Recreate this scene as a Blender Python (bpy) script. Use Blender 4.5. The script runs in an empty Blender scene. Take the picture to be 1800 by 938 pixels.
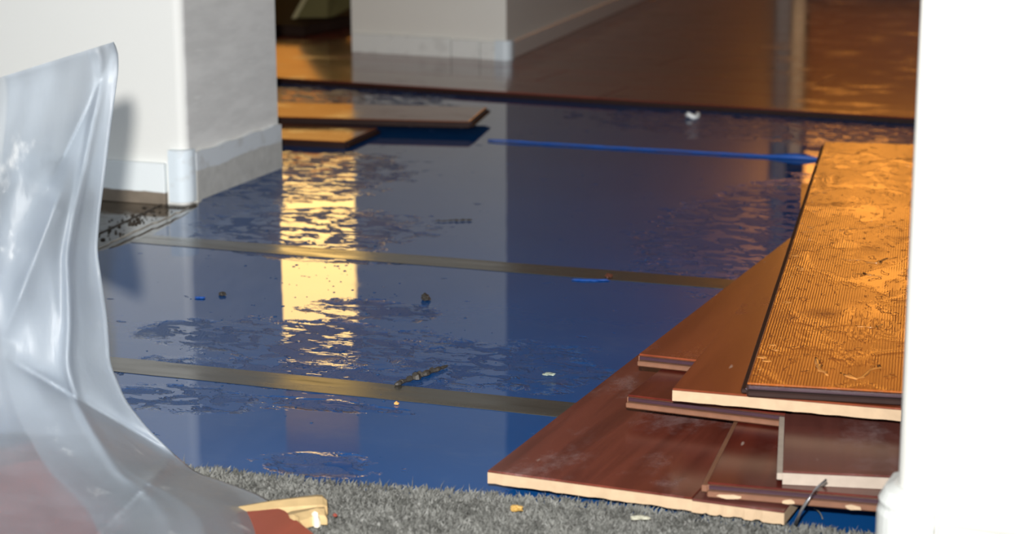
import bpy, bmesh, math, random
from mathutils import Vector, Matrix, noise as mnoise
random.seed(7)
S = bpy.context.scene
COL = S.collection
# ------------------------------------------------------------------ camera
F = 3470.0; TH = math.radians(13.0); YAW = math.radians(19.0); HC = 0.65
cam_d = bpy.data.cameras.new('camera'); cam = bpy.data.objects.new('camera', cam_d); COL.objects.link(cam)
cam.location = (0, 0, HC); cam.rotation_euler = (math.pi/2 - TH, 0, YAW)
cam_d.sensor_width = 36.0; cam_d.lens = F/1800*36; cam_d.clip_start = .05; cam_d.clip_end = 60
cam_d.dof.use_dof = True; cam_d.dof.focus_distance = 2.25; cam_d.dof.aperture_fstop = 7.0
S.camera = cam
# ------------------------------------------------------------------ world, lights, exposure
W = bpy.data.worlds.new('world'); S.world = W; W.use_nodes = True
W.node_tree.nodes['Background'].inputs[0].default_value = (.86, .93, 1.0, 1)
W.node_tree.nodes['Background'].inputs[1].default_value = 0.22
S.view_settings.view_transform = 'Standard'; S.view_settings.look = 'None'
S.view_settings.exposure = 0.0; S.view_settings.gamma = 1.0; S.view_settings.use_curve_mapping = False
CR = (math.cos(YAW), math.sin(YAW)); CF = (-math.sin(YAW), math.cos(YAW))
def area(name, loc, rot, sx, sy, energy, color):
    l = bpy.data.lights.new(name, 'AREA'); l.shape = 'RECTANGLE'; l.size = sx; l.size_y = sy
    l.energy = energy; l.color = color
    o = bpy.data.objects.new(name, l); COL.objects.link(o); o.location = loc; o.rotation_euler = rot
    return o
# the photographer's flash on the hot shoe just above the lens, zoomed to a narrow beam
wl_ = bpy.data.lights.new('camera_flash', 'SPOT'); wl_.energy = 400; wl_.color = (1, .975, .93)
wl_.spot_size = math.radians(60); wl_.spot_blend = 1.0; wl_.shadow_soft_size = .022
wlo = bpy.data.objects.new('camera_flash', wl_); COL.objects.link(wlo)
wlo.location = (-.035*CR[0], -.035*CR[1], HC+.13); wlo.rotation_euler = (math.pi/2-math.radians(11), 0, YAW+math.radians(2))
# unseen soft fill light added behind the camera to lift the walls
area('rear_fill', (-.4, -2.8, 1.3), (math.radians(88), 0, math.radians(14)), 3.2, 2.0, 75, (.82, .91, 1.0))
# warm ceiling lamp of the far room, seen only through its glow on the boards
lp = bpy.data.lights.new('far_room_lamp', 'SPOT'); lp.energy = 22; lp.color = (1, .5, .16)
lp.spot_size = math.radians(26); lp.spot_blend = .5; lp.shadow_soft_size = .12
lo = bpy.data.objects.new('far_room_lamp', lp); COL.objects.link(lo); lo.location = (-4.4, 7.6, 2.2)
lo.rotation_euler = (Vector((-2.75, 4.9, 0))-Vector(lo.location)).to_track_quat('-Z', 'Y').to_euler()

# ------------------------------------------------------------------ helpers
def ray(x, y):
    a = (x-900)/F; b = -(y-469)/F
    fw = math.cos(TH)+b*math.sin(TH); up = -math.sin(TH)+b*math.cos(TH)
    c, s = math.cos(YAW), math.sin(YAW)
    return Vector((a*c-fw*s, a*s+fw*c, up))
def G(x, y, z=0.0):                       # where a sight line meets the level z
    d = ray(x, y); t = (z-HC)/d.z
    return Vector((d.x*t, d.y*t, z))
def PV(x, y, v):                          # where it meets the plane Y = v
    d = ray(x, y); t = v/d.y
    return Vector((d.x*t, v, HC+d.z*t))
def zat(x, y, v): return PV(x, y, v).z

def link(name, me, mat=None, parent=None):
    o = bpy.data.objects.new(name, me); COL.objects.link(o)
    if mat and not me.materials: me.materials.append(mat)
    if parent: o.parent = parent
    return o
def obj(name, bm, mat, parent=None, smooth=False):
    me = bpy.data.meshes.new(name); bmesh.ops.recalc_face_normals(bm, faces=bm.faces[:])
    if smooth:
        for f in bm.faces: f.smooth = True
    bm.to_mesh(me); bm.free()
    return link(name, me, mat, parent)
def empty(name, loc=(0,0,0), rz=0):
    o = bpy.data.objects.new(name, None); COL.objects.link(o); o.location = loc
    o.rotation_euler = (0,0,rz); o.empty_display_size = .05
    return o
def tag(o, label=None, cat=None, group=None, kind=None):
    if label: o['label'] = label
    if cat: o['category'] = cat
    if group: o['group'] = group
    if kind: o['kind'] = kind
    return o
def box(bm, x0, x1, y0, y1, z0, z1, bev=0, seg=1):
    vs = [bm.verts.new((x,y,z)) for z in (z0,z1) for x,y in ((x0,y0),(x1,y0),(x1,y1),(x0,y1))]
    fs = [(3,2,1,0),(4,5,6,7),(0,1,5,4),(1,2,6,5),(2,3,7,6),(3,0,4,7)]
    faces = [bm.faces.new([vs[i] for i in f]) for f in fs]
    if bev:
        es = list({e for f in faces for e in f.edges})
        bmesh.ops.bevel(bm, geom=es, offset=bev, segments=seg, affect='EDGES', profile=.5)
def prism(bm, pts, z0, z1):
    a = [bm.verts.new((p[0],p[1],z0)) for p in pts]; b = [bm.verts.new((p[0],p[1],z1)) for p in pts]
    n = len(pts)
    bm.faces.new(a[::-1]); bm.faces.new(b)
    for i in range(n): bm.faces.new((a[i],a[(i+1)%n],b[(i+1)%n],b[i]))
def tube(bm, pts, r, n=6):
    rings = []
    for i, p in enumerate(pts):
        p = Vector(p); d = (Vector(pts[min(i+1,len(pts)-1)])-Vector(pts[max(i-1,0)])).normalized()
        u = d.orthogonal().normalized(); w = d.cross(u)
        rr = r if not callable(r) else r(i/(len(pts)-1))
        rings.append([bm.verts.new(p+u*rr*math.cos(2*math.pi*k/n)+w*rr*math.sin(2*math.pi*k/n)) for k in range(n)])
    for a, b in zip(rings, rings[1:]):
        for k in range(n): bm.faces.new((a[k],a[(k+1)%n],b[(k+1)%n],b[k]))
    bm.faces.new(rings[0][::-1]); bm.faces.new(rings[-1])
def rounded(r, n, cx, cy, a0, a1):
    return [(cx+r*math.cos(a0+(a1-a0)*i/n), cy+r*math.sin(a0+(a1-a0)*i/n)) for i in range(n+1)]

# ---- node helper
class NT:
    def __init__(s, name):
        s.m = bpy.data.materials.new(name); s.m.use_nodes = True; s.t = s.m.node_tree
        s.p = s.t.nodes['Principled BSDF']; s.out = s.t.nodes['Material Output']
        s._co = None
    def n(s, typ, **kw):
        nd = s.t.nodes.new(typ)
        for k, v in kw.items():
            if k.startswith('i_'):
                s.set(nd.inputs[k[2:].replace('_',' ')] if not k[2:].isdigit() else nd.inputs[int(k[2:])], v)
            else: setattr(nd, k, v)
        return nd
    def set(s, sock, v):
        if isinstance(v, bpy.types.NodeSocket): s.t.links.new(v, sock)
        else: sock.default_value = v
    def co(s):
        if not s._co: s._co = s.n('ShaderNodeTexCoord').outputs['Object']
        return s._co
    def map(s, scale=(1,1,1), rot=(0,0,0), loc=(0,0,0), co=None):
        m = s.n('ShaderNodeMapping'); s.set(m.inputs[0], co or s.co())
        m.inputs['Location'].default_value = loc; m.inputs['Rotation'].default_value = rot; m.inputs['Scale'].default_value = scale
        return m.outputs[0]
    def noise(s, scale, detail=4, rough=.55, co=None, dist=0):
        nd = s.n('ShaderNodeTexNoise'); s.set(nd.inputs['Vector'], co or s.co())
        nd.inputs['Scale'].default_value = scale; nd.inputs['Detail'].default_value = detail
        nd.inputs['Roughness'].default_value = rough; nd.inputs['Distortion'].default_value = dist
        return nd.outputs[0]
    def math(s, op, a, b=0.0, c=0.0, clamp=False):
        nd = s.n('ShaderNodeMath', operation=op); nd.use_clamp = clamp
        s.set(nd.inputs[0], a); s.set(nd.inputs[1], b); s.set(nd.inputs[2], c)
        return nd.outputs[0]
    def step(s, v, lo, hi, o0=0.0, o1=1.0):
        nd = s.n('ShaderNodeMapRange', interpolation_type='SMOOTHSTEP')
        s.set(nd.inputs[0], v); nd.inputs[1].default_value = lo; nd.inputs[2].default_value = hi
        nd.inputs[3].default_value = o0; nd.inputs[4].default_value = o1
        return nd.outputs[0]
    def mix(s, f, a, b):
        nd = s.n('ShaderNodeMix', data_type='RGBA')
        s.set(nd.inputs[0], f)
        for k, v in ((6,a),(7,b)):
            s.set(nd.inputs[k], v if isinstance(v, bpy.types.NodeSocket) else (*v, 1))
        return nd.outputs[2]
    def fmix(s, f, a, b):
        nd = s.n('ShaderNodeMix', data_type='FLOAT'); s.set(nd.inputs[0], f); s.set(nd.inputs[2], a); s.set(nd.inputs[3], b)
        return nd.outputs[0]
    def bump(s, h, strength=.3, dist=.002, nrm=None):
        nd = s.n('ShaderNodeBump'); s.set(nd.inputs['Height'], h); s.set(nd.inputs['Strength'], strength)
        nd.inputs['Distance'].default_value = dist
        if nrm: s.set(nd.inputs['Normal'], nrm)
        return nd.outputs[0]
    def xyz(s, co=None):
        nd = s.n('ShaderNodeSeparateXYZ'); s.set(nd.inputs[0], co or s.co()); return nd.outputs
    def P(s, **kw):
        for k, v in kw.items():
            k = {'base':'Base Color','rough':'Roughness','spec':'Specular IOR Level','nrm':'Normal','ior':'IOR','coat':'Coat Weight','coat_rough':'Coat Roughness','coat_nrm':'Coat Normal','metal':'Metallic','emi':'Emission Color','emis':'Emission Strength','alpha':'Alpha'}[k]
            s.set(s.p.inputs[k], (*v,1) if isinstance(v, tuple) and len(v)==3 else v)
        return s.m
    def ellipse(s, c, r, ang, warp, lo=.75, hi=1.1):      # soft mask of an irregular patch on the ground
        x, y, z = s.xyz(); ca, sa = math.cos(ang), math.sin(ang)
        dx = s.math('SUBTRACT', x, c[0]); dy = s.math('SUBTRACT', y, c[1])
        a = s.math('MULTIPLY_ADD', dx, ca/r[0], s.math('MULTIPLY', dy, sa/r[0]))
        b = s.math('MULTIPLY_ADD', dy, ca/r[1], s.math('MULTIPLY', dx, -sa/r[1]))
        d = s.math('SQRT', s.math('ADD', s.math('MULTIPLY', a, a), s.math('MULTIPLY', b, b)))
        return s.step(s.math('ADD', d, warp), lo, hi, 1, 0)

def simple(name, base, rough=.5, nscale=40, nvar=.15, bump=.1, bdist=.001, spec=.5):
    t = NT(name); n = t.noise(nscale, 5)
    c = t.mix(n, tuple(x*(1-nvar) for x in base), tuple(min(1,x*(1+nvar)) for x in base))
    return t.P(base=c, rough=rough, spec=spec, nrm=t.bump(n, bump, bdist))

# ------------------------------------------------------------------ materials
def mat_plaster(name, base, streak=.0, dirt=.06):
    t = NT(name)
    n1 = t.noise(3.5, 4, .6); n2 = t.noise(220, 3)
    st = t.noise(6, 5, .6, t.map((1,1,4), (.0,.55,.5)))
    f = t.math('MULTIPLY_ADD', t.step(st, .35, .7), streak, t.math('MULTIPLY', n1, dirt))
    c = t.mix(f, base, tuple(x*.45 for x in base))
    c = t.mix(t.math('MULTIPLY', t.step(t.noise(14, 3, .5, t.map((1,1,5),(0,.5,.6))), .62, .75), streak*1.2), c, tuple(min(1,x*1.12) for x in base))
    return t.P(base=c, rough=.6, spec=.3, nrm=t.bump(t.math('ADD', n2, t.math('MULTIPLY', st, 2)), .12, .001))
M_plaster = mat_plaster('wall_paint', (.83,.83,.80))
M_plaster_side = mat_plaster('wall_paint_streaked', (.88,.88,.86), .26, .06)
M_plaster_mid = mat_plaster('wall_paint_far', (.80,.78,.73), .0, .15)
M_ceiling = simple('ceiling_paint', (.8,.8,.78), .8)
def mat_baseboard(name, zsplit=None, base=(.80,.84,.86), stain=(.16,.13,.10), torn=0.4):
    t = NT(name); x, y, z = t.xyz()
    n = t.noise(30, 6, .65); big = t.noise(9, 4)
    c = t.mix(t.math('MULTIPLY', t.step(n, .52, .66), torn), base, (.52,.52,.50))
    if zsplit:
        edge = t.math('MULTIPLY_ADD', t.math('SUBTRACT', big, .5), .016, z)
        f = t.step(edge, zsplit-.0015, zsplit+.0015, 1, 0)
        low = t.mix(t.noise(45, 5), stain, tuple(s*1.7 for s in stain))
        c = t.mix(f, c, low)
    return t.P(base=c, rough=.45, nrm=t.bump(n, .25, .001))
def mat_wood(name, dark, light, rough=.22, wet=0.0, ribs=0.0, bump=.08, haze=0.25, scuff=(.30,.22,.22), spec=.5):
    t = NT(name)
    info = t.n('ShaderNodeObjectInfo').outputs['Random']
    off = t.n('ShaderNodeCombineXYZ'); t.set(off.inputs[0], t.math('MULTIPLY', info, 37.0)); t.set(off.inputs[1], t.math('MULTIPLY', info, 11.0))
    va = t.n('ShaderNodeVectorMath', operation='ADD'); t.set(va.inputs[0], t.co()); t.set(va.inputs[1], off.outputs[0])
    co = va.outputs[0]
    g = t.noise(1.0, 6, .62, t.map((38,2.2,10), co=co), dist=.4)
    g2 = t.noise(1.0, 3, .5, t.map((9,.7,3), co=co))
    f = t.math('ADD', t.math('MULTIPLY', t.step(g,.3,.72), .6), t.math('MULTIPLY', t.step(g2,.35,.65), .4))
    c = t.mix(f, dark, light)
    hz = t.step(t.noise(9, 6, .7, t.map((1,.7,1), co=co)), .5, .78)      # dried film and dust
    c = t.mix(t.math('MULTIPLY', hz, haze), c, scuff)
    sc = t.step(t.noise(60, 2, .4, t.map((1,.25,1), co=co)), .74, .78)
    c = t.mix(t.math('MULTIPLY', sc, .5), c, (.5,.42,.36))
    h = t.math('MULTIPLY', g, .4)
    r = t.math('MULTIPLY_ADD', hz, .2, rough)
    nrm = t.bump(h, bump, .0006)
    if ribs:
        w = t.n('ShaderNodeTexWave', wave_type='BANDS', bands_direction='X', wave_profile='SIN')
        t.set(w.inputs['Vector'], co); w.inputs['Scale'].default_value = 105; w.inputs['Distortion'].default_value = 1.6
        w.inputs['Detail'].default_value = 2; w.inputs['Detail Scale'].default_value = .7
        rib_m = t.step(t.noise(7, 3, co=co), .3, .6, .35, 1)
        nrm = t.bump(t.math('MULTIPLY', w.outputs[1], rib_m), ribs, .0006, nrm)
    if wet:
        # standing water: smooth pools with a raised rim, small drops between
        p = t.noise(13, 5, .6, t.map((1,.55,1), co=co), dist=.8)
        pool = t.step(p, .48, .60)
        dr = t.step(t.noise(70, 2, .5, t.map((1,.6,1), co=co)), .62, .68)
        hh = t.math('ADD', pool, t.math('MULTIPLY', dr, 1.1))
        nrm = t.bump(hh, wet, .0012, nrm)
        r = t.fmix(pool, r, .16)
    return t.P(base=c, rough=r, spec=spec, nrm=nrm)
M_wood_back = mat_wood('back_plank_veneer', (.13,.034,.010), (.24,.070,.020), rough=.10, haze=.05, spec=.2)
M_wood = mat_wood('mahogany_veneer', (.07,.015,.010), (.18,.044,.027), haze=.75)
M_wood_deep = mat_wood('deep_red_veneer', (.045,.006,.005), (.11,.018,.010), haze=.1)
M_wood_pale = mat_wood('dusty_veneer', (.075,.022,.018), (.13,.042,.034), rough=.28, haze=.7)
M_wood_mid = mat_wood('warm_mahogany_veneer', (.13,.026,.011), (.23,.055,.021), rough=.24, haze=.12)
M_wood_wet = mat_wood('wet_veneer', (.17,.040,.008), (.38,.105,.018), rough=.22, wet=.30, ribs=.22, haze=.05)
M_wood_far = mat_wood('far_floor_veneer', (.12,.022,.012), (.22,.045,.026), rough=.11, haze=.12, bump=.05)
M_core = simple('bare_core', (.42,.30,.19), .7, 90, .18, .4, .0008)
M_core_grey = simple('dusty_core', (.34,.28,.23), .7, 90, .18, .3, .0006)
M_core_brown = simple('brown_core', (.16,.070,.038), .5, 90, .3, .4, .0006)
M_core_dark = simple('wet_dark_core_edge_shade', (.022,.009,.007), .6, 60, .3, .2, .0006, .2)
M_groove = simple('groove_shadow_line', (.035,.012,.02), .4, 60, .2, .1)

def mat_underlay():
    t = NT('wet_blue_underlay')
    warp = t.math('MULTIPLY', t.math('SUBTRACT', t.noise(16, 5, .62, t.map((1,1.2,1))), .5), 1.5)
    def at(px, py, rx, ry, ang=0.0): return t.ellipse(G(px,py)[:2], (rx,ry), ang, warp)
    # places where the film of water has broken up
    zones = [at(548,600,.17,.10), at(545,660,.19,.06), at(640,545,.08,.03), at(545,445,.15,.05), at(545,400,.19,.16), at(540,310,.17,.26), at(880,640,.13,.10), at(400,590,.13,.07),
             at(1330,400,.16,.42), at(330,700,.1,.05), at(660,545,.1,.05), at(560,815,.06,.04), at(560,710,.1,.02), at(1450,225,.5,.2), at(560,170,.3,.28)]
    z = zones[0]
    for q in zones[1:]: z = t.math('MAXIMUM', z, q)
    fine = t.noise(33, 7, .6, t.map((.75,1.15,1)), dist=.7)
    blot = t.step(fine, .485, .515)
    dry = t.math('MULTIPLY', z, blot)
    # a few isolated dry spots elsewhere
    spots = t.math('MULTIPLY', t.step(t.noise(26, 3, .5, t.map((1,1.6,1))), .70, .74), .7)
    dry = t.math('MAXIMUM', dry, spots)
    rip = t.noise(24, 3, .5, t.map((.7,1.5,1)))
    slow = t.noise(4, 2)
    scum = t.step(t.noise(7, 7, .7, t.map((1,1.5,1))), .50, .74)
    c = t.mix(t.noise(5, 5, .6), (.004,.055,.20), (.007,.074,.26))
    c = t.mix(t.math('MULTIPLY', scum, .10), c, (.16,.20,.24))
    c = t.mix(t.math('MULTIPLY', dry, .35), c, (.02,.05,.14))
    r = t.fmix(dry, t.math('MULTIPLY_ADD', scum, .05, .028), .42)
    grain = t.math('MULTIPLY', t.noise(330, 2), dry)
    h = t.math('ADD', t.math('MULTIPLY', dry, -1.0), t.math('MULTIPLY', grain, .5))
    nrm = t.bump(h, 1.0, .0028)
    nrm = t.bump(t.math('MULTIPLY', rip, t.math('ADD', t.math('MULTIPLY', z, .7), .02)), .22, .004, nrm)
    nrm = t.bump(slow, .02, .02, nrm)
    return t.P(base=c, rough=r, ior=1.35, spec=.5, nrm=nrm)
M_underlay = mat_underlay()
def mat_tape():
    t = NT('brown_seam_tape'); n = t.noise(20, 5, .6, t.map((.3,2,1)))
    return t.P(base=t.mix(n, (.030,.029,.025), (.062,.059,.050)), rough=t.step(n,.3,.7,.12,.3), nrm=t.bump(n, .12, .001))
M_tape = mat_tape()
def mat_slab():
    t = NT('wet_concrete'); n = t.noise(18, 6, .65); n2 = t.noise(60, 5)
    c = t.mix(t.step(n,.35,.65), (.028,.020,.014), (.10,.075,.05))
    return t.P(base=c, rough=t.step(n2,.4,.75,.04,.25), spec=.8, nrm=t.bump(n2,.05,.001))
M_slab = mat_slab()
M_carpet = simple('carpet_backing', (.16,.16,.15), .95, 120, .3, .5, .003, .1)
def mat_fibre():
    t = NT('grey_carpet_fibre'); n = t.noise(28, 4, .7); n2 = t.noise(130, 3, .7)
    c = t.mix(t.step(n,.32,.68), (.068,.069,.064), (.15,.152,.142)); c = t.mix(t.step(n2,.45,.75), c, (.215,.215,.205))
    return t.P(base=c, rough=.85, spec=.15)
M_fibre = mat_fibre()
def mat_plastic():
    t = NT('clouded_polythene')
    n = t.noise(5, 4, .6); spots = t.step(t.noise(22, 5, .65, t.map((1,1,.6))), .60, .74)
    wr = t.noise(14, 5, .6, t.map((1.5,1.5,.5)))
    nrm = t.bump(wr, .4, .006)
    df = t.n('ShaderNodeBsdfDiffuse'); t.set(df.inputs[0], t.mix(spots, (.43,.49,.56), (.80,.82,.83))); t.set(df.inputs['Normal'], nrm)
    tl = t.n('ShaderNodeBsdfTranslucent'); t.set(tl.inputs[0], (.45,.52,.60,1)); t.set(tl.inputs['Normal'], nrm)
    gl = t.n('ShaderNodeBsdfGlossy'); t.set(gl.inputs[0], (1,1,1,1)); gl.inputs['Roughness'].default_value = .42; t.set(gl.inputs['Normal'], nrm)
    tr = t.n('ShaderNodeBsdfTransparent'); t.set(tr.inputs[0], (.93,.95,.98,1))
    rf = t.n('ShaderNodeBsdfRefraction'); t.set(rf.inputs[0], (.93,.95,.98,1)); rf.inputs['Roughness'].default_value = .30; rf.inputs['IOR'].default_value = 1.14
    m0 = t.n('ShaderNodeMixShader'); m0.inputs[0].default_value = .55; t.set(m0.inputs[1], tr.outputs[0]); t.set(m0.inputs[2], rf.outputs[0])
    m1 = t.n('ShaderNodeMixShader'); m1.inputs[0].default_value = .35; t.set(m1.inputs[1], df.outputs[0]); t.set(m1.inputs[2], tl.outputs[0])
    m2 = t.n('ShaderNodeMixShader'); t.set(m2.inputs[0], t.math('SUBTRACT', t.step(n,.3,.7,.66,.44), t.math('MULTIPLY', spots, .25))); t.set(m2.inputs[1], m1.outputs[0]); t.set(m2.inputs[2], m0.outputs[0])
    fr = t.n('ShaderNodeFresnel'); fr.inputs[0].default_value = 1.45; t.set(fr.inputs['Normal'], nrm)
    m3 = t.n('ShaderNodeMixShader'); t.set(m3.inputs[0], t.math('MULTIPLY', fr.outputs[0], .45)); t.set(m3.inputs[1], m2.outputs[0]); t.set(m3.inputs[2], gl.outputs[0])
    t.set(t.out.inputs[0], m3.outputs[0])
    return t.m
M_plastic = mat_plastic()
M_red = mat_wood('red_brown_veneer', (.34,.035,.020), (.50,.06,.032), rough=.4, haze=.05)
M_red_open = mat_wood('exposed_red_veneer', (.20,.034,.020), (.30,.05,.028), rough=.4, haze=.05)
M_pale = simple('splintered_pale_wood', (.44,.31,.15), .7, 60, .25, .5, .001)
M_white = simple('white_plastic', (.85,.86,.85), .4, 50, .05)
M_dark = simple('dark_debris', (.035,.03,.025), .6, 90, .4, .6, .002)
M_dirt = simple('brown_grit', (.035,.026,.018), .8, 90, .5, .6, .002)
M_blue = simple('blue_plastic_film', (.010,.08,.36), .5, 40, .2, .2)
M_wire = simple('bare_wire', (.42,.42,.44), .35, 80, .2, .1); M_wire.node_tree.nodes['Principled BSDF'].inputs['Metallic'].default_value = .7
M_yellow = simple('yellow_wood_chip', (.40,.24,.06), .6)
M_olive = simple('olive_board', (.13,.115,.05), .8, 12, .15, spec=.1)
M_olive_edge = simple('pale_board_edge', (.42,.38,.22), .6, 30, .1)
M_darkbox = simple('dark_brown_board', (.03,.018,.014), .9, 20, .3, spec=.05)
M_tan = simple('tan_wood', (.36,.24,.12), .6, 30, .2)
M_frame = simple('white_frame', (.75,.73,.68), .4, 20, .05)
def mat_lit(name, col, strength):
    t = NT(name); n = t.noise(1.2, 2)
    return t.P(base=(.02,.02,.02), rough=.3, emi=t.mix(n, tuple(c*.9 for c in col), col), emis=strength)
M_lit_hi = mat_lit('lamplit_upper_pane', (1,.64,.20), 5.5)
M_lit_lo = mat_lit('lamplit_lower_pane', (1,.37,.06), 1.0)
M_lit_r = mat_lit('lamplit_right_pane', (1,.37,.055), 4.0)
M_lit_side = mat_lit('added_jamb_glow', (1,.62,.32), .42)
M_lit_r_lo = mat_lit('lamplit_right_lower_pane', (1,.24,.04), .15)

# ------------------------------------------------------------------ setting: slab and shell
bm = bmesh.new(); box(bm, -7, 4.5, -3, 10.2, -.12, -.004)
floor = tag(obj('floor', bm, M_slab), 'wet bare concrete slab under the blue underlay', kind='structure')
bm = bmesh.new(); box(bm, -7, 4.5, -1.0, 10.2, 2.6, 2.7)
tag(obj('ceiling', bm, M_ceiling), 'plain white painted ceiling above the rooms', kind='structure')
bm = bmesh.new(); box(bm, -7, 4.5, 10.05, 10.2, -.004, 2.6)
tag(obj('wall_back', bm, M_plaster_mid), 'far plaster wall holding the lamplit windows', kind='structure')
bm = bmesh.new(); box(bm, -7.15, -7, -3, 10.2, -.004, 2.6)
tag(obj('wall_far_left', bm, M_plaster_mid), 'plaster side wall on the far left', kind='structure')
bm = bmesh.new(); box(bm, 4.5, 4.65, -3, 10.2, -.004, 2.6)
tag(obj('wall_far_right', bm, M_plaster_mid), 'plaster side wall on the far right', kind='structure')

# left wall end: front face y=VL, side face x=UL
UL, VL, VL2 = -1.597, 2.94, 3.30
bm = bmesh.new()
pts = [(-6.99,VL)] + rounded(.016,6,UL-.016,VL+.016,-math.pi/2,0) + [(UL,VL2),(-6.99,VL2)]
prism(bm, pts, -.004, 2.6)
wl = obj('wall_left', bm, M_plaster); wl.data.materials.append(M_plaster_side)
for p in wl.data.polygons:
    if p.normal.x > .8: p.material_index = 1
tag(wl, 'white plaster wall end with streaked grey side face', kind='structure')
zb = zat(240,285,VL-.012)
bm = bmesh.new(); box(bm, -6.99, UL-.036, VL-.012, VL, -.004, zb, .0015)
tag(obj('baseboard_left', bm, mat_baseboard('stained_baseboard', zat(240,336,VL-.012), torn=.0, base=(.86,.91,.93))), 'white baseboard with a brown water stained lower half', kind='structure')
zt = zat(325,266,VL-.012)
bm = bmesh.new()
pts = [(UL-.027,VL-.013)] + rounded(.022,8,UL-.013,VL+.009,-math.pi/2,0) + [(UL+.009,VL+.018),(UL-.0,VL+.018),(UL-.027,VL)]
prism(bm, pts, .002, zt)
tag(obj('trim_1', bm, mat_baseboard('corner_trim_paint', None, (.74,.82,.88), torn=.35)), 'pale blue rounded baseboard corner piece at the wall end', kind='structure')
bm = bmesh.new()
n = 24; zs = zat(420,245,VL+.18)
lo_, hi_ = [], []
for i in range(n+1):
    y = VL+.026+(VL2-VL-.026)*i/n
    lo_.append((y,-.004)); hi_.append((y, zs+.0015*math.sin(i*.9)+.0012*random.random()))
for i in range(n):
    a = [(UL, *lo_[i]),(UL,*lo_[i+1]),(UL,*hi_[i+1]),(UL,*hi_[i])]
    b = [(UL+.007, *p[1:]) for p in a]
    va = [bm.verts.new(p) for p in a]; vb = [bm.verts.new(p) for p in b]
    bm.faces.new(vb); bm.faces.new(va[::-1])
    for k in range(4): bm.faces.new((va[k],va[(k+1)%4],vb[(k+1)%4],vb[k]))
bmesh.ops.remove_doubles(bm, verts=bm.verts[:], dist=1e-5)
tag(obj('trim_2', bm, mat_baseboard('torn_strip', zs-.030, (.72,.77,.81), stain=(.42,.42,.40), torn=.45)), 'torn peeling paper band along the foot of the grey side wall', kind='structure')

# middle wall block
cm = Vector((*G(890,115)[:2],0)); am = math.radians(-6.5); asd = math.radians(3.6)
lm = (cm-G(622,98)).length
def MW(x, y, z=0): return Matrix.Translation(cm)@Matrix.Rotation(am,4,'Z')@Vector((x,y,z))
bm = bmesh.new(); sx = math.tan(asd-am)*5.25; prism(bm, [(-lm,0),(0,0),(-sx,5.25),(-lm-sx,5.25)], -.004, 2.6)
wm = obj('wall_middle', bm, M_plaster_mid); wm.location = cm; wm.rotation_euler.z = am
tag(wm, 'grey plaster wall block between the two far rooms', kind='structure')
hb = zat(760,64,cm.y+.03)
bm = bmesh.new()
box(bm, -lm+.006, -.16, -.012, 0, .012, hb, .002)
box(bm, -.157, -.075, -.011, 0, .013, hb-.002, .002)
box(bm, -.073, -.03, -.009, 0, .012, hb-.004, .002)
o = obj('baseboard_middle', bm, mat_baseboard('chipped_baseboard', None, (.78,.79,.77), torn=.35)); o.location = cm; o.rotation_euler.z = am
tag(o, 'chipped white baseboard across the front of the middle wall', kind='structure')
bm = bmesh.new(); prism(bm, [(-.028,-.013)]+rounded(.02,5,-.007,.007,-math.pi/2,0)+[(.009,.03),(-.004,.03),(0,0),(-.028,0)], .013, hb)
o = obj('trim_3', bm, mat_baseboard('middle_corner_paint', None, (.72,.80,.86), torn=.2)); o.location = cm; o.rotation_euler.z = am
tag(o, 'pale rounded corner piece of the middle baseboard', kind='structure')
bm = bmesh.new(); box(bm, 0, .012, .033, 5.0, .014, hb-.004, .002)
o = obj('baseboard_receding', bm, mat_baseboard('receding_baseboard_paint', None, (.66,.63,.60), torn=.2)); o.location = cm; o.rotation_euler.z = asd
tag(o, 'dull white baseboard receding along the middle wall', kind='structure')
bm = bmesh.new(); box(bm, -lm-.006, -lm, .02, .3, .012, .075, .002)
o = obj('trim_4', bm, M_tan); o.location = cm; o.rotation_euler.z = am
tag(o, 'tan strip of bare wood at the left foot of the middle wall', kind='structure')

# right wall end, close to the camera
cr = Vector((*G(1580,1000,.0)[:2],0)); cr = Vector((ray(1578,700).x, ray(1578,700).y, 0)); cr = cr*(1.53/cr.length); ar = math.radians(-4)
bm = bmesh.new()
pts = rounded(.02,8,.02,.02,math.pi,1.5*math.pi)+[(3,0),(3,.1),(.0,.1)]
prism(bm, pts, -.004, 2.6)
wr = obj('wall_right', bm, mat_plaster('near_wall_paint',(.58,.575,.545),0,.02), smooth=False); wr.location = cr; wr.rotation_euler.z = ar
tag(wr, 'bright white wall end at the right edge near the camera', kind='structure')
zr = HC - (905+333)/F*1.5*1.0
zr = zat(1640,911,cr.y-.01)
bm = bmesh.new()
box(bm, .038, 3, -.012, 0, -.004, zr-.005, 0); 
o = obj('baseboard_right', bm, mat_baseboard('clean_baseboard', None, (.60,.60,.575), torn=.0)); o.location = cr; o.rotation_euler.z = ar
bev = o.modifiers.new('bevel','BEVEL'); bev.width = .004; bev.segments = 3
tag(o, 'clean white baseboard along the bright right wall', kind='structure')
bm = bmesh.new()
zc = zat(1570,866,cr.y-.01)
prof = [(.0,-.004),(.0,zc-.022),(.002,zc-.017),(.001,zc-.012),(.006,zc-.003),(.014,zc)]
outer = [(.036,-.016)]+rounded(.034,8,.018,.018,1.5*math.pi,math.pi)+[(-.016,.05)]
cen = Vector((.03,.04))
rings = []
for ins, z in prof:
    rings.append([bm.verts.new((*(Vector(p)+(cen-Vector(p)).normalized()*ins),z)) for p in outer])
for a, b in zip(rings, rings[1:]):
    for k in range(len(outer)-1): bm.faces.new((a[k],a[k+1],b[k+1],b[k]))
bm.faces.new(rings[-1]+[bm.verts.new((.03,.045,zc))])
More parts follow.
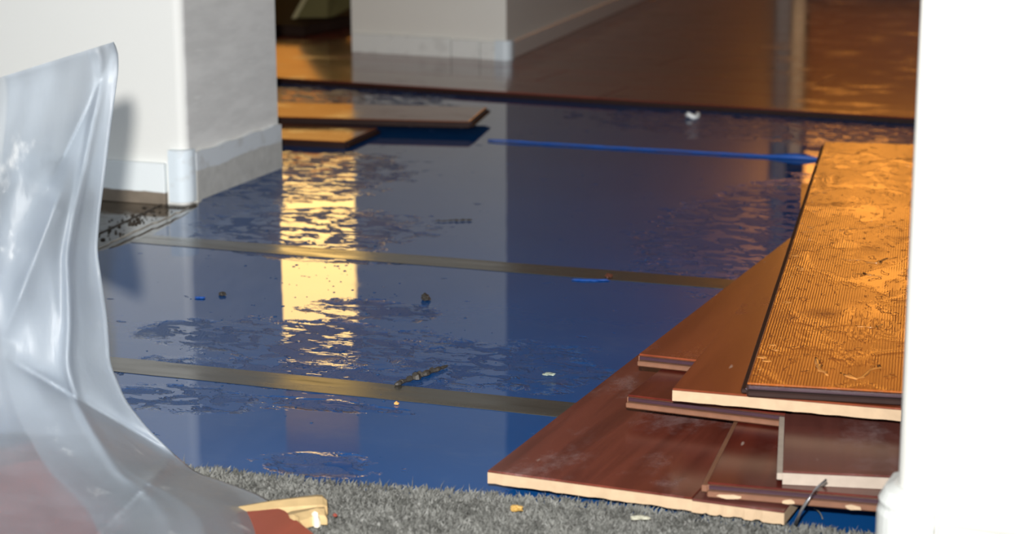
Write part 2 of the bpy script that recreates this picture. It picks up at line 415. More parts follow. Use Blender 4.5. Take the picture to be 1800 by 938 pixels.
for k in (0,-1):
    col = [r[k] for r in rings]
    c0 = bm.verts.new((.03,.045,-.004)); c1 = bm.verts.new((.03,.045,zc))
    bm.faces.new(col+[c1,c0])
o = obj('trim_5', bm, mat_baseboard('right_corner_paint', None, (.57,.585,.57), torn=.08)); o.location = cr; o.rotation_euler.z = ar
tag(o, 'white moulded corner piece at the foot of the right wall', kind='structure')

# lamplit windows of the far rooms
def window(name, u0, u1, z0, zm, z1, mats, label):
    w = empty(name, ((u0+u1)/2, 10.0, z0)); tag(w, label, kind='structure')
    hw = (u1-u0)/2
    bm = bmesh.new()
    box(bm, -hw-.09, -hw, -.02, .05, -.09, z1-z0+.09); box(bm, hw, hw+.09, -.02, .05, -.09, z1-z0+.09)
    box(bm, -hw, hw, -.02, .05, -.09, 0); box(bm, -hw, hw, -.02, .05, z1-z0, z1-z0+.09); box(bm, -hw, hw, -.01, .05, zm-z0-.02, zm-z0+.02)
    obj('window_frame', bm, M_darkbox if name == 'window_2' else M_frame, w)
    if name == 'window_2':
        bm = bmesh.new(); box(bm, -hw-.075, -hw-.015, -.024, -.02, -.05, .75); obj('jamb_glow_strip', bm, M_lit_side, w)  # glowing strip added over the jamb to give a pale stripe in the floor reflection
    bm = bmesh.new(); box(bm, -hw, hw, .02, .04, 0, zm-z0-.02); obj('pane', bm, mats[0], w)
    bm = bmesh.new(); box(bm, -hw, hw, .02, .04, zm-z0+.02, z1-z0); obj('pane', bm, mats[1], w)
window('window_1', -5.0, -4.1, .35, 1.35, 2.28, (M_lit_lo, M_lit_hi), 'glowing amber window of the far left room')
window('window_2', -1.85, -1.1, .35, 1.05, 2.5, (M_lit_r_lo, M_lit_r), 'glowing orange window of the far right room')

# ------------------------------------------------------------------ underlay rolls and tape
c_px = [(330,818),(480,833),(620,848),(740,857),(860,866),(1000,876),(1100,886),(1250,905),(1400,922),(1520,936),(1600,944)]
edge_c = [G(p[0],p[1]+2,.006)[:2] for p in c_px]
vs1 = (G(190,640).y+G(1000,720).y)/2; vs2 = 2.658; vs3a, vs3b = G(890,250), G(1430,281)
def sheet(name, pts, z1, label, th=.0035):
    bm = bmesh.new(); prism(bm, pts, z1-th, z1)
    return tag(obj(name, bm, M_underlay), label, 'underlay', 'blue underlay rolls')
UR = 1.5
pa = [(-2.6, edge_c[0][1]-.06),(edge_c[0][0],edge_c[0][1]-.06)]+[(p[0],p[1]-.06) for p in edge_c[1:]]+[(UR,edge_c[-1][1]-.06)]
sheet('underlay_sheet', pa+[(UR,vs1),(-2.6,vs1)], 0, 'strip of wet blue underlay beside the grey carpet edge')
ga, gb = G(174,442), G(345,366)
sheet('underlay_sheet', [(-2.6,vs1),(UR,vs1),(UR,vs2),(-1.52,vs2),tuple(ga[:2]),(-2.6,ga.y-.03)], 0, 'strip of wet blue underlay between the two brown tape lines')
s3 = lambda u: vs3a.y+(vs3b.y-vs3a.y)*(u-vs3a.x)/(vs3b.x-vs3a.x)
sheet('underlay_sheet', [(-1.52,vs2),(UR,vs2),(UR,s3(UR)),(-4,s3(-4)),(-4,VL2+.02),(UL+.004,VL2+.02),(UL+.008,VL+.04),tuple(gb[:2])], 0, 'strip of wet blue underlay between the far tape and the blue ridge')
sheet('underlay_sheet', [(-6.9,s3(-6.9)),(UR,s3(UR)),(UR,4.86),(-6.9,4.86)], 0, 'strip of wet blue underlay running under the laid wood floor')
def tape(u0, u1, v, w, label):
    bm = bmesh.new(); n = 60
    for i in range(n):
        a, b = u0+(u1-u0)*i/n, u0+(u1-u0)*(i+1)/n
        f = lambda u, s: (u, v+s*w/2+.0022*mnoise.noise((u*6,s*3,v))+.0012*mnoise.noise((u*25,s,v)), .0007)
        q = [f(a,-1),f(b,-1),f(b,1),f(a,1)]
        bm.faces.new([bm.verts.new(p) for p in q])
    bmesh.ops.remove_doubles(bm, verts=bm.verts[:], dist=1e-5)
    o = obj('seam_tape', bm, M_tape); m = o.modifiers.new('solid','SOLIDIFY'); m.thickness = .0006; m.offset = -1
    return tag(o, label, 'tape', 'brown tape over the underlay seams')
tape(-1.9, .2, vs1, .056, 'brown seam tape across the blue underlay nearest the carpet')
tape(-1.53, .2, vs2, .058, 'brown seam tape across the blue underlay farther from the carpet')
# raised blue edge of the overlap
bm = bmesh.new(); pp = []
for i in range(41):
    u = -1.33+.72*i/40
    pp.append((u, s3(u), .002+.002*abs(mnoise.noise((u*9,0,0)))))
def rr(t): return .0016+.002*abs(mnoise.noise((t*14,3,1)))+.006*math.exp(-((t-.87)/.05)**2)
tube(bm, pp, rr, 8)
for v_ in bm.verts: v_.co.z = max(.0, v_.co.z*1.1)
tag(obj('underlay_ridge', bm, M_blue, smooth=True), 'bright blue ridge where the underlay overlaps, beyond the tape lines', 'underlay ridge')

# ------------------------------------------------------------------ laid wood floor
e0, e1 = G(487,136,.014), G(1590,206,.014)
ae = math.atan2(e1.y-e0.y, e1.x-e0.x)
PW, PL = .207, 1.30
def plank_mesh(name, w, l, z0, z1, bev=.0012):
    bm = bmesh.new(); box(bm, 0, w, 0, l, z0, z1, bev); bmesh.ops.recalc_face_normals(bm, faces=bm.faces[:])
    me = bpy.data.meshes.new(name); bm.to_mesh(me); bm.free(); me.materials.append(M_wood_far); return me
fm = plank_mesh('floor_plank', PW-.0008, PL-.0008, .0005, .014)
cut = {}
for r in range(27):
    off = random.random()*PL
    s = -off-3.1
    while s < 3.2:
        base = Vector((e0.x,e0.y,0))+Matrix.Rotation(ae,3,'Z')@Vector((s+1.5, r*PW+PW, 0))
        mid = Vector((e0.x,e0.y,0))+Matrix.Rotation(ae,3,'Z')@Vector((s+1.5+PL/2, r*PW+PW/2, 0))
        loc = Matrix.Rotation(-am,3,'Z')@(mid-cm)
        inside = -lm+PL/2 < loc.x < -PL/2 and loc.y > PW and loc.y < 5.2
        if not inside and mid.y+PL/2*abs(math.sin(ae)) < 9.85 and mid.x > -6.2:
            o = link('plank', fm, None, floor); o.location = base; o.rotation_euler.z = ae-math.pi/2
        s += PL

bm = bmesh.new(); box(bm, -1.2, 2.2, -.0016, .0002, .0004, .0115)  # dark strip stands in for groove shade along the floor's front edge
o = obj('floor_edge_shade', bm, M_core_dark, floor); o.location = (e0.x, e0.y, 0) if False else tuple(Vector((e0.x,e0.y,0))+Matrix.Rotation(ae,3,'Z')@Vector((0,.0,0))); o.rotation_euler.z = ae
o['label'] = 'dark strip painting the shade on the open edge of the laid wood floor'
# ------------------------------------------------------------------ loose planks
TP = .0135
def plank(A, B, w, l, ztop, veneer, core, label, front='cut', side='cut', group='loose mahogany planks in the pile', th=TP, ang=None, ragged=0.0, tilt=0.0, name='loose_plank', chips=0):
    """A = left front top corner, B = a point on the left long edge"""
    a = ang if ang is not None else math.atan2(B.y-A.y, B.x-A.x)-math.pi/2
    r = empty(name, (A.x, A.y, ztop-th), a); tag(r, label, 'plank', group)
    vt = .0022
    # core with a slightly broken lower front edge
    bm = bmesh.new(); n = 26 if ragged else 1
    rows = []
    for i in range(n+1):
        x = w*i/n; j = ragged*(random.random()-.35) if ragged else 0
        fy = -.0 if front != 'tongue' else .001
        rows.append([bm.verts.new(p) for p in ((x, fy+abs(j)*.8, max(.0,j*.9)+.0), (x, fy, th-vt), (x, l, th-vt), (x, l, 0))])
    for p, q in zip(rows, rows[1:]):
        for k in range(4): bm.faces.new((p[k],q[k],q[(k+1)%4],p[(k+1)%4]))
    bm.faces.new(rows[0]); bm.faces.new(rows[-1][::-1])
    obj('core', bm, core, r)
    bm = bmesh.new()
    inset = .0 if front != 'tongue' else .002
    box(bm, .0, w, inset, l, th-vt, th, .0007)
    obj('veneer', bm, veneer, r)
    if front == 'tongue':
        bm = bmesh.new(); box(bm, .001, w-.001, -.0075, .001, th*.12, th*.55, .0012)
        tg = obj('tongue', bm, M_core_brown if core is not M_core_dark else M_core_dark, r)
        bm = bmesh.new(); box(bm, .002, w-.002, -.0014, .0005, th*.58, th-vt, 0)
        obj('groove', bm, M_groove, r)
        for k in range(chips):
            bm = bmesh.new(); cx = w*(.1+.8*(k+random.random()*.6)/max(1,chips)); cw = .006+random.random()*.012
            pts = [(cx+cw*math.cos(t)*(.8+.4*random.random()), th*.33+th*.17*math.sin(t)*(.8+.4*random.random())) for t in [i*math.pi/5 for i in range(10)]]
            a_ = [bm.verts.new((p[0],-.0085,p[1])) for p in pts]; b_ = [bm.verts.new((p[0],-.004,p[1])) for p in pts]
            bm.faces.new(a_); bm.faces.new(b_[::-1])
            for i in range(10): bm.faces.new((a_[i],b_[i],b_[(i+1)%10],a_[(i+1)%10]))
            c_ = obj('chipped_patch', bm, M_core, r); c_['label'] = 'pale bare chip on the plank edge'
    if side == 'lip':
        bm = bmesh.new(); box(bm, -.0055, .0005, .0, l-.001, th*.3, th*.8, .0008)
        lp_ = obj('side_lip', bm, core, r); lp_['label'] = 'bare lip along the left side'
    if side == 'tongue':
        bm = bmesh.new(); box(bm, -.006, .0005, .002, l-.002, th*.15, th*.5, .001)
        obj('side_tongue', bm, M_core_dark, r)
        bm = bmesh.new(); box(bm, -.0012, .0005, .001, l-.001, th*.5, th*.62, 0)
        obj('side_groove', bm, M_groove, r)
    if tilt: r.rotation_euler.x = tilt
    return r
Z = [TP*i for i in range(0,10)]
p8a, p8b = G(1408,322,Z[1]), G(1404,410,Z[1])
a8 = math.atan2(p8a.y-p8b.y, p8a.x-p8b.x)-math.pi/2
L8 = 1.25; A8 = p8a - L8*Vector((math.cos(a8+math.pi/2), math.sin(a8+math.pi/2),0))
plank(A8, p8a, PW, L8, Z[1], M_wood_mid, M_core, 'plank whose far left corner peeks out behind the topmost wet plank')
A1, B1 = G(857,826,Z[2]), G(1395,412,Z[2])
plank(A1, B1, PW, 1.22, Z[2], M_wood, M_core, 'wide mahogany plank at the bottom left of the pile with bare cream end', ragged=.0016)
a1 = math.atan2(B1.y-A1.y,B1.x-A1.x)-math.pi/2
A1b = A1+Matrix.Rotation(a1,3,'Z')@Vector((PW+.0008,-.003,0))
plank(A1b, None, .088, 1.2, Z[2], M_wood_pale, M_core, 'narrow ripped plank against the right side of the lowest wide plank', ang=a1, ragged=.003)
A2, B2 = G(1243,848,Z[3]), G(1302,730,Z[3])
plank(A2, B2, PW+.02, 1.0, Z[3], M_wood_deep, M_core_brown, 'deep red plank with chipped brown tongue edge below the small offcut', front='tongue', side='lip', chips=4)
A4, C4 = G(1102,694,Z[4]), G(1383,728,Z[4])
A3, C3 = G(1376,827,Z[4]), G(1558,839,Z[4])
a4 = math.radians(1.0)
plank(A4, None, (C4-A4).length+.004, .95, Z[4], M_wood_deep, M_core_brown, 'plank with dark grooved end just left of the dusty offcut', front='tongue', ang=math.atan2(C4.y-A4.y,C4.x-A4.x))
plank(A3, G(1380,713,Z[4]), .17, .24, Z[4], M_wood_pale, M_core_grey, 'short dusty offcut with pale cut edges beside the right wall', th=TP*.98, side='lip')
A5, B5 = G(1122,622,Z[5]), G(1390,418,Z[5])
plank(A5, B5, PW, 1.0, Z[5], M_wood_mid, M_core_brown, 'plank ending in a short dark groove at the left of the pile', front='tongue')
A6, B6 = G(1182,682,Z[6]), G(1388,432,Z[6])
plank(A6, B6, PW+.022, 1.0, Z[6], M_wood_mid, M_core, 'mahogany plank with straight cream end lying under the wet top plank', ragged=.0008)
A7, B7 = G(1313,673,Z[7]), G(1450,249,Z[7])
p7 = plank(A7, B7, PW+.03, (B7-A7).length, Z[7], M_wood_wet, M_core_dark, 'topmost wet ribbed plank shining orange on the pile', front='tongue', side='tongue')

# back left planks
Q1, Q1f = G(793,241,Z[2]), G(487,233,Z[2])
q1e = G(820,213,Z[2])
def plank_r(R, Rf, E, w, l, ztop, veneer, core, label):      # right end R..E, running left
    a = math.atan2(R.y-Rf.y, R.x-Rf.x)
    d = Vector((math.cos(a), math.sin(a),0)); s = Vector((-d.y,d.x,0))
    A = R+s*w          # local +y runs to the left (-d), local x runs toward camera (-s)
    return plank(A, None, w, l, ztop, veneer, core, label, front='tongue', side='cut', group='planks behind the left wall', ang=a+math.pi/2-math.pi+math.pi if False else math.atan2(-d.y,-d.x)-math.pi/2)
r1 = plank_r(Q1, Q1f, q1e, .205, 1.28, Z[2], M_wood_back, M_core_dark, 'upper plank lying on the wet underlay behind the left wall')
r2 = plank_r(G(546,276,Z[1]), G(487,273,Z[1]), None, .185, 1.28, Z[1], M_wood_back, M_core_dark, 'lower plank half hidden under another behind the left wall')

# ------------------------------------------------------------------ carpet
bm = bmesh.new()
pts = [(-3,.6),(1.2,.6),(1.2,edge_c[-1][1]-.012)]+[(p[0],p[1]-.012) for p in edge_c[::-1]]+[(-3,edge_c[0][1]-.07)]
prism(bm, pts, -.004, .004)
carpet = empty('carpet', (0,0,0)); tag(carpet, 'grey cut pile carpet with a frayed edge along the wet underlay', 'carpet')
obj('carpet_backing', bm, M_carpet, carpet)
def edge_v(u):
    for (a, b) in zip(edge_c, edge_c[1:]):
        if a[0] <= u <= b[0]: return a[1]+(b[1]-a[1])*(u-a[0])/(b[0]-a[0])
    return edge_c[0][1]+(u-edge_c[0][0])*.06 if u < edge_c[0][0] else edge_c[-1][1]
vs, fs = [], []
rnd = random.random
N = 0
while N < 95000:
    u = -1.25+1.35*rnd(); v = 1.40+.36*rnd()
    ev = edge_v(u)+.004*mnoise.noise((u*40,0,0))
    if v > ev: continue
    N += 1
    near = ev-v < .012
    h = .0035+.0035*rnd()+.0025*mnoise.noise((u*30,v*30,0)); a = rnd()*6.283; w = .0006+.0006*rnd()
    le = .005*(rnd()-.2) if not near else .009*rnd()
    if near and rnd() < .03: le = .014*rnd(); h = .006+.008*rnd(); w = .0004
    lx = (rnd()-.5)*.010
    cx, cy = math.cos(a)*w, math.sin(a)*w
    b = len(vs); z0 = .003
    ly = le if near else (rnd()-.5)*.010
    vs += [(u-cx,v-cy,z0),(u+cx,v+cy,z0),(u+cx+lx*.4,v+cy+ly*.4,z0+h*.65),(u-cx+lx*.4,v-cy+ly*.4,z0+h*.65),(u+lx,v+ly,z0+h)]
    fs += [(b,b+1,b+2,b+3),(b+3,b+2,b+4)]
me = bpy.data.meshes.new('carpet_pile'); me.from_pydata(vs, [], fs)
tag(link('carpet_pile', me, M_fibre, carpet), kind='stuff')

# ------------------------------------------------------------------ red plank pieces and splintered wood by the plastic
def poly_piece(name, pxs, z0, z1, top, side, label, cat, core_frac=.75):
    P = [G(x,y,z1) for x, y in pxs]; c = sum(P, Vector())/len(P)
    r = empty(name, (c.x,c.y,z0)); tag(r, label, cat)
    L = [(p.x-c.x,p.y-c.y) for p in P]; hz = (z1-z0)
    bm = bmesh.new(); prism(bm, L, 0, hz*core_frac); obj('core', bm, side, r)
    bm = bmesh.new(); prism(bm, L, hz*core_frac, hz); obj('veneer', bm, top, r)
    return r, c
poly_piece('plank_offcut', [(-90,842),(-10,822),(60,808),(122,812),(190,876),(238,944),(230,985),(-120,985)], .010, .024, M_red, M_core_brown, 'red brown board end lying inside the clear plastic', 'plank')
bp, bc = poly_piece('broken_plank', [(262,925),(380,908),(478,889),(500,897),(524,916),(548,935),(570,960),(580,990),(270,990)], .010, .020, M_red_open, M_core_brown, 'broken red brown plank with pale splintered tip beside the plastic', 'plank')
def ridge(name, pxs, hgt, mat, parent, c, z0=.010):
    bm = bmesh.new(); rings = []
    for (x, y, w, hh) in pxs:
        p = G(x,y,.022); q = G(x+1,y+w,.022)
        rings.append([bm.verts.new((p.x-c.x,p.y-c.y,0)), bm.verts.new((p.x-c.x,p.y-c.y,hh*.8)), bm.verts.new(((p.x+q.x)/2-c.x,(p.y+q.y)/2-c.y,hh)), bm.verts.new((q.x-c.x,q.y-c.y,hh*.75)), bm.verts.new((q.x-c.x,q.y-c.y,0))])
    for a, b in zip(rings, rings[1:]):
        for k in range(5): bm.faces.new((a[k],b[k],b[(k+1)%5],a[(k+1)%5]))
    bm.faces.new(rings[0]); bm.faces.new(rings[-1][::-1])
    o = obj(name, bm, mat, parent); o['label'] = 'pale splintered edge of the broken plank'; return o
ridge('splinter', [(180,910,10,.008),(300,899,10,.010),(400,888,11,.012),(480,877,13,.014),(530,872,15,.015),(556,869,17,.015),(566,868,16,.014),(574,872,10,.011),(575,880,5,.006)], .014, M_pale, bp, bc)
ridge('splinter', [(492,896,6,.008),(512,892,20,.011),(540,889,16,.012),(556,888,12,.013),(570,886,14,.012),(574,892,8,.007)], .012, M_pale, bp, bc)
ridge('splinter', [(508,902,5,.012),(516,900,11,.013),(524,900,12,.011),(530,904,4,.006)], .012, M_pale, bp, bc)
ridge('splinter', [(546,898,3,.010),(552,894,11,.013),(558,896,9,.012),(562,900,3,.006)], .012, simple('white_splinter_tip',(.72,.68,.55),.6), bp, bc)

# ------------------------------------------------------------------ plastic sheet
edge_px = [(197,70,1.98),(207,82,1.99),(209,120,1.99),(203,165,1.985),(196,215,1.98),(186,300,1.97),(176,375,1.96),(171,440,1.95),(181,505,1.94),(189,560,1.935),(194,640,1.925),(222,705,1.915),(262,755,1.905),(312,803,1.895),(345,830,1.885),(405,850,1.875),(455,868,1.862),(492,892,1.843),(510,930,1.79),(514,985,1.72)]
left_px = [(-230,208,1.80),(-230,760,1.86),(-230,1030,1.61)]
def on_ray(x, y, d):
    r = ray(x,y); h = math.hypot(r.x,r.y); t = d/h; return Vector((r.x*t,r.y*t,HC+r.z*t))
def samp(pl, t):
    ls = [math.dist(a[:2],b[:2]) for a,b in zip(pl,pl[1:])]; tot = sum(ls); s = t*tot
    for (a,b,l) in zip(pl,pl[1:],ls):
        if s <= l or b is pl[-1]:
            k = s/l; return [a[i]+(b[i]-a[i])*min(1,k) for i in range(3)]
        s -= l
def smooth_samp(pl, t):
    q = [samp(pl, min(1,max(0,t+o))) for o in (-.012,0,.012)]
    return [sum(c)/3 for c in zip(*q)]
NS, NTT = 110, 150
camdir = Vector((CF[0],CF[1],0))
def sheet_pt(s, t, back):
    e = smooth_samp(edge_px, t); l = samp(left_px, t)
    # rows run from the left edge to the right edge
    bow = 26*math.sin(math.pi*s)*(1-t)*.35 if t < .5 else 0
    x = l[0]+(e[0]-l[0])*s; y = l[1]+(e[1]-l[1])*s + bow*.4*(1 if t > .02 else 0); d = l[2]+(e[2]-l[2])*s
    f = .020*math.sin(5.2*s*(1+.5*t)+2.6*t+1.2)*math.sin(math.pi*min(1,s*1.02))**.5
    f += .016*mnoise.noise((s*3.3+1,t*2.2,back*4.7))+.006*mnoise.noise((s*9,t*4+s*5,back*3.1+2))
    f += .012*math.exp(-((s-.93+.25*max(0,t-.1))/.02)**2)
    cz = 0.0
    # two sharp creases
    for (ax,ay,bx,by,am_,w_) in ((50,650,320,806,-.018,16),(312,800,150,960,.020,9),(100,300,190,110,-.012,25),(20,560,110,330,.012,30)):
        ux, uy = bx-ax, by-ay; L = math.hypot(ux,uy); k = ((x-ax)*ux+(y-ay)*uy)/L/L
        dist = abs((x-ax)*uy-(y-ay)*ux)/L
        env = max(0, min(1, (k+.15)/.3, (1.15-k)/.3))
        f += am_*env*math.exp(-dist/w_); cz += am_*env*math.exp(-dist/w_)
    taper = 1-s**14
    d = d - f*taper*(1-.4*back) + back*(.035*math.sqrt(max(0,1-s**6))+.02*mnoise.noise((t*3,s*2,7))*taper)
    p = on_ray(x, y, d)
    zmin = .0275+.003*mnoise.noise((x*.012,y*.02,0))-.004*back - .013*max(0,min(1,(s-.86)/.14))
    K = .042
    zz = zmin + K*math.log1p(math.exp((p.z-zmin)/K)) - K*.69*max(0,min(1,(s-.8)/.2))*math.exp(-max(0,(p.z-zmin))/K) if p.z-zmin < .4 else p.z
    p = G(x, y, max(zmin*.85, zz + .22*cz*taper*(0 if back else 1)))
    return p
bm = bmesh.new(); rows = []
for j in range(NTT+1):
    t = j/NTT
    row = [bm.verts.new(sheet_pt((i/NS)**.8, t, 0)) for i in range(NS+1)]
    row += [bm.verts.new(sheet_pt((.55+.45*i/30), t, 1)) for i in range(29,-1,-1)]
    rows.append(row)
for a, b in zip(rows, rows[1:]):
    for k in range(len(a)-1): bm.faces.new((a[k],a[k+1],b[k+1],b[k]))
tag(obj('plastic_sheet', bm, M_plastic, smooth=True), 'crumpled translucent plastic sheet standing at the left edge', 'plastic sheet')

# ------------------------------------------------------------------ things in the far left room
def GV(x, y, z=0): return G(x, y, z)
b0 = G(560,62,.014)
r = empty('leaning_board', (b0.x, b0.y, .014), math.radians(0)); tag(r, 'olive leaning board with pale edge in the far left room', 'board')
d0 = 5.35
def PVr(x, y, v): p = PV(x,y,v); return (p.x-r.location.x, p.y-r.location.y, p.z-r.location.z)
q = [PVr(512,40,5.40), PVr(575,34,5.45), PVr(640,0,5.65), PVr(640,-90,5.75), PVr(580,-90,5.55)]
bm = bmesh.new(); a_ = [bm.verts.new(p) for p in q]; b_ = [bm.verts.new((p[0],p[1]+.02,p[2])) for p in q]
bm.faces.new(a_); bm.faces.new(b_[::-1])
for i in range(5): bm.faces.new((a_[i],b_[i],b_[(i+1)%5],a_[(i+1)%5]))
obj('panel', bm, M_olive, r)
bm = bmesh.new(); tube(bm, [PVr(513,39,5.395), PVr(584,-90,5.54)], .007, 6); o = obj('edge_strip', bm, M_olive_edge, r); o['label'] = 'pale edge strip of the board'
b1 = G(560,66,.014)
bm = bmesh.new(); box(bm, -.8, -.05, 0, 1.3, 0, .03, .004)
o = obj('dark_platform', bm, M_darkbox); o.location = (b1.x, b1.y, .0145); o.rotation_euler.z = ae
tag(o, 'low dark brown platform under the leaning olive board', 'platform')

# ------------------------------------------------------------------ scraps, crumbs and drops
def chunk(name, px, py, size, mat, label, cat, z=0.0, flat=.5, rot=None, jag=.35, group=None):
    p = G(px,py,z); bm = bmesh.new(); bmesh.ops.create_icosphere(bm, subdivisions=3, radius=1)
    sd = random.random()*50
    for v in bm.verts:
        k = 1+jag*mnoise.noise(v.co*1.7+Vector((sd,0,0)))+.4*mnoise.noise(v.co*4.5+Vector((0,sd,0))); v.co = Vector((v.co.x*size[0]*k, v.co.y*size[1]*k, v.co.z*size[2]*k))
    mz = min(v.co.z for v in bm.verts)
    for v in bm.verts: v.co.z = max(0, v.co.z-mz*.55)
    o = obj(name, bm, mat); o.location = (p.x,p.y,z+.0002); o.rotation_euler.z = rot if rot is not None else random.random()*3
    return tag(o, label, cat, group)
# white hollow crumb
p = G(1217,207); bm = bmesh.new()
pts = [(p.x+.012*math.cos(t), p.y+.012*math.sin(t), .006+.003*math.sin(2*t)) for t in [math.pi*.85+i*math.pi*1.35/12 for i in range(13)]]
tube(bm, pts, lambda t: .0055-.002*abs(t-.5), 8)
tag(obj('white_clip', bm, M_white, smooth=True), 'small curled white piece on the wet blue underlay near the wood edge', 'scrap')
chunk('blue_scrap', 1037,493,(.024,.005,.0015), M_blue, 'thin blue scrap beside the far tape line', 'scrap', rot=.3)
chunk('blue_scrap', 352,524,(.007,.004,.0015), M_blue, 'small blue flake near the plastic sheet', 'scrap', rot=.2)
chunk('dark_crumb', 748,527,(.006,.009,.005), M_dark, 'black crumb right of the golden reflection', 'crumb')
chunk('dark_crumb', 391,519,(.005,.005,.003), M_dark, 'dark crumb beyond the blue flake near the plastic', 'crumb')
chunk('rust_crumb', 1070,487,(.006,.005,.003), simple('rusty_crumb',(.10,.03,.015),.6), 'rust brown crumb at the end of the thin blue scrap', 'crumb')
chunk('pale_chip', 965,659,(.007,.004,.0015), simple('pale_green_chip',(.30,.34,.28),.5), 'pale green chip left of the plank pile', 'chip', rot=.3)
chunk('yellow_chip', 908,897,(.006,.004,.003), M_yellow, 'yellow wood chip on the grey carpet', 'chip', z=.011, rot=.4)
chunk('red_crumb', 589,907,(.0018,.0022,.0015), M_red_open, 'tiny red crumb on the carpet beside the splintered wood', 'crumb', z=.012)
chunk('pale_splinter', 1125,912,(.009,.003,.002), simple('pale_splinter_wood',(.33,.32,.25),.6), 'pale splinter lying on the carpet below the pile', 'chip', z=.011, rot=.3)
chunk('orange_crumb', 697,711,(.0025,.0025,.002), simple('orange_crumb',(.7,.35,.1),.4), 'tiny orange crumb just below the near tape', 'crumb')
# ragged dark strip
bm = bmesh.new(); pp = []
for i in range(41):
    t = i/40; q = G(694+92*t, 679-33*t); pp.append((q.x+.003*mnoise.noise((t*9,0,0)), q.y+.006*mnoise.noise((t*8,4,0)), .0025))
tube(bm, pp, lambda t: .0012+.0085*abs(mnoise.noise((t*9.2,1,2)))*(1.2-t)+.001*math.sin(math.pi*t), 7)
for v_ in bm.verts: v_.co.z = max(.0003, v_.co.z)
tag(obj('dark_scrap', bm, M_dark), 'ragged dark strip of debris beside the near tape', 'scrap')
for k,(x0,y0,x1,y1,lab) in enumerate([(764,390,830,388,'thin dark line of debris beyond the far tape'),]):
    bm = bmesh.new(); pp = []
    for i in range(13):
        t = i/12; q = G(x0+(x1-x0)*t,y0+(y1-y0)*t); pp.append((q.x,q.y+.008*mnoise.noise((t*7,k,0)),.002))
    tube(bm, pp, lambda t: .0006+.0026*abs(mnoise.noise((t*6,k+1,2))), 6)
    for v_ in bm.verts: v_.co.z = max(.0003, v_.co.z)
    tag(obj('dark_scrap', bm, M_dark), lab, 'scrap')
# water standing on the topmost plank
bm = bmesh.new()
def rill(pts, r0, n=22, amp=.006):
    P_ = [G(x,y,Z[7]) for x,y in pts]; pp = []
    for i in range(n+1):
        t = i/n*(len(P_)-1); k = min(int(t),len(P_)-2); q = P_[k].lerp(P_[k+1], t-k)
        pp.append((q.x+amp*mnoise.noise((i*.7,pts[0][0],1)), q.y+amp*1.6*mnoise.noise((i*.5,pts[0][1],5)), Z[7]))
    tube(bm, pp, lambda t: r0*(.35+1.3*abs(mnoise.noise((t*11,pts[0][1],3)))), 8)
rill([(1428,290),(1500,287),(1584,278)], .0026); rill([(1410,408),(1480,404),(1575,396)], .0026); rill([(1455,265),(1500,272),(1525,262)], .003, 12)
rill([(1434,628),(1440,645),(1455,660)], .004, 10, .008); rill([(1478,655),(1510,668),(1530,650),(1548,643)], .004, 14, .008); rill([(1505,572),(1530,575),(1556,570)], .003, 8); rill([(1480,455),(1540,462),(1575,452)], .003, 12, .01); rill([(1500,480),(1550,486)], .003, 10, .01)
rill([(1540,300),(1575,305)], .0024, 8); rill([(1450,335),(1490,330)], .0022, 8)
for i in range(46):
    t = random.random(); q = G(1322+128*t+random.uniform(2,30), 660-405*t, Z[7]); sz = .0012+.0035*random.random()**2
    bmesh.ops.create_icosphere(bm, subdivisions=2, radius=sz, matrix=Matrix.Translation((q.x,q.y,Z[7]))@Matrix.Diagonal((1.5,1.2,.5,1)))
for v_ in bm.verts: v_.co.z = Z[7]+max(-.0002,(v_.co.z-Z[7])*.4)
tp = NT('water_on_wood_gold_glint'); M_wwood = tp.P(base=(.55,.22,.05), rough=.16, ior=1.4, spec=.8)  # wood tone lightened so gold highlights are painted into the water
tag(obj('water_beads', bm, M_wwood, smooth=True), 'rills and beads of water on the topmost orange plank', 'water', kind='stuff')
# wire
w0, w1, w2 = G(1398,921,.012), G(1418,880,.047), G(1452,843,.060)
bm = bmesh.new(); tube(bm, [w0+(w1-w0)*.0, w0+(w1-w0)*.5+Vector((0,0,.002)), w1, w1+(w2-w1)*.5+Vector((0,0,.002)), w2], .0013, 6)
tag(obj('loose_wire', bm, M_wire, smooth=True), 'bent grey wire from the carpet edge up to the dusty offcut', 'wire')
# loose carpet threads
for (a,b,c,lab) in [((945,880),(960,866),(974,880),'curled pale thread at the carpet edge under the wide plank'),((1431,893),(1443,898),(1446,912),'curled thread on the blue underlay beside the wire')]:
    A,B,C = G(*a,.006),G(*b,.012),G(*c,.005); pp = []
    for i in range(9):
        t = i/8; pp.append(A*(1-t)**2+B*2*t*(1-t)+C*t*t)
    bm = bmesh.new(); tube(bm, pp, .0006, 5); tag(obj('carpet_thread', bm, M_fibre), lab, 'thread')
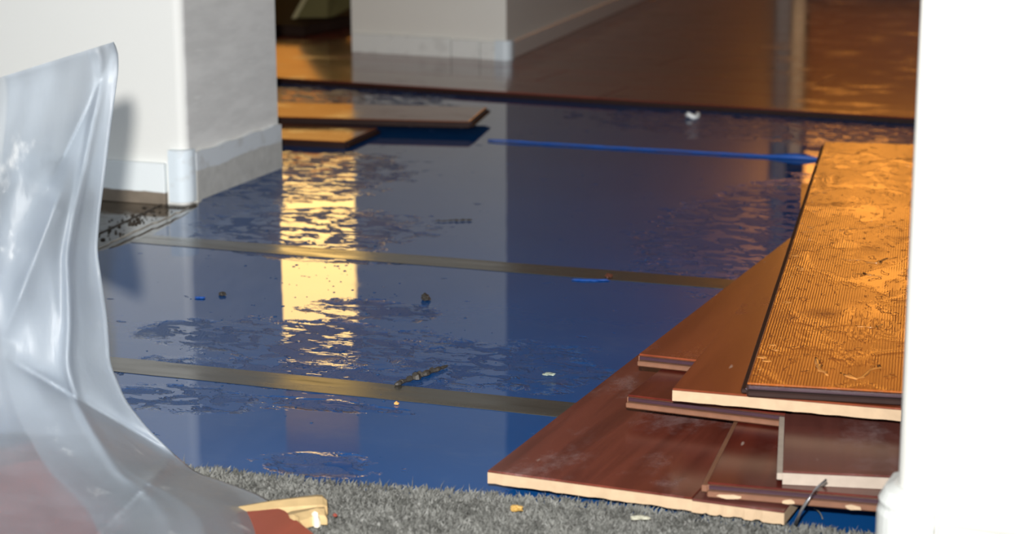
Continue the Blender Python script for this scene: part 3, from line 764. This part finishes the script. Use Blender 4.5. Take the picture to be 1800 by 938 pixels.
# grit line on the slab by the left wall
bm = bmesh.new()
for i in range(170):
    t = random.random()
    x = 172+150*t; y = 428-68*t + random.gauss(0,8)-14
    if random.random() < .4: x, y = 300+random.gauss(0,10), 352+random.gauss(0,7)
    p = G(x,y,-.004)
    if p.y > VL-.016 : continue
    s = .0008+.0022*random.random()**2
    m_ = Matrix.Translation((p.x,p.y,-.0035+s*.3))@Matrix.Rotation(random.random()*3,4,'Z')@Matrix.Diagonal((1.6,1,.7,1))
    bmesh.ops.create_icosphere(bm, subdivisions=1, radius=s, matrix=m_)
ring = None
for i in range(60):
    t = i/59; c0 = G(172+142*t, 412-66*t, -.004); wv = (.004+.012*abs(mnoise.noise((t*9,2,0))))*(1.15-.5*t)
    nr = [bm.verts.new((c0.x+o_*wv*.3, c0.y+o_*wv+.004*mnoise.noise((t*12,o_,4)), -.0036+(.0012 if abs(o_) < .9 else 0))) for o_ in (-1,-.4,.4,1)]
    if ring:
        for k in range(3): bm.faces.new((ring[k],ring[k+1],nr[k+1],nr[k]))
    ring = nr
tag(obj('wet_grit', bm, M_dirt), 'dark wet grit along the foot of the left wall', 'dirt', kind='stuff')
bm = bmesh.new()
pl = [G(172+160*i/20, 440-72*i/20-4+3*random.random(), 0) for i in range(21)]
tube(bm, [(p.x,p.y,.0005) for p in pl], lambda t: .0016, 6)
tag(obj('underlay_edge_fold', bm, simple('pale_torn_edge',(.34,.32,.28),.5,60,.3,.3,.001)), 'pale frayed cut edge of the underlay beside the left wall', 'underlay edge')
# water drops
bm = bmesh.new()
def drops(px, py, sx, sy, n, smax):
    for i in range(n):
        x, y = random.gauss(px,sx), random.gauss(py,sy); p = G(x,y,.0)
        if p.x < UL+.03 and p.y > 2.5: continue
        if random.random() < .5: continue
        s = smax*.8*(.25+.75*random.random()**2)
        m_ = Matrix.Translation((p.x,p.y,.0002))@Matrix.Rotation(random.random()*3,4,'Z')@Matrix.Diagonal((1+.5*random.random(),1,.45,1))
        r_ = bmesh.ops.create_icosphere(bm, subdivisions=1, radius=s, matrix=m_)
for a in [(560,480,50,20,60,.003),(470,560,50,35,70,.003),(640,550,45,25,50,.003),(640,690,50,25,45,.003),(860,620,60,30,60,.003),(560,400,60,50,70,.004),(500,700,80,15,40,.0025),(560,820,50,15,30,.0025),(1150,320,40,60,16,.004),(350,600,60,40,40,.0025),(1330,420,50,50,40,.004),(590,310,40,15,40,.004)]:
    drops(*a)
t = NT('water'); M_water = t.P(base=(.02,.05,.12), rough=.03, ior=1.33, spec=.6)
tag(obj('water_drops', bm, M_water, smooth=True), 'scattered water drops beaded on the blue underlay', 'water', kind='stuff')
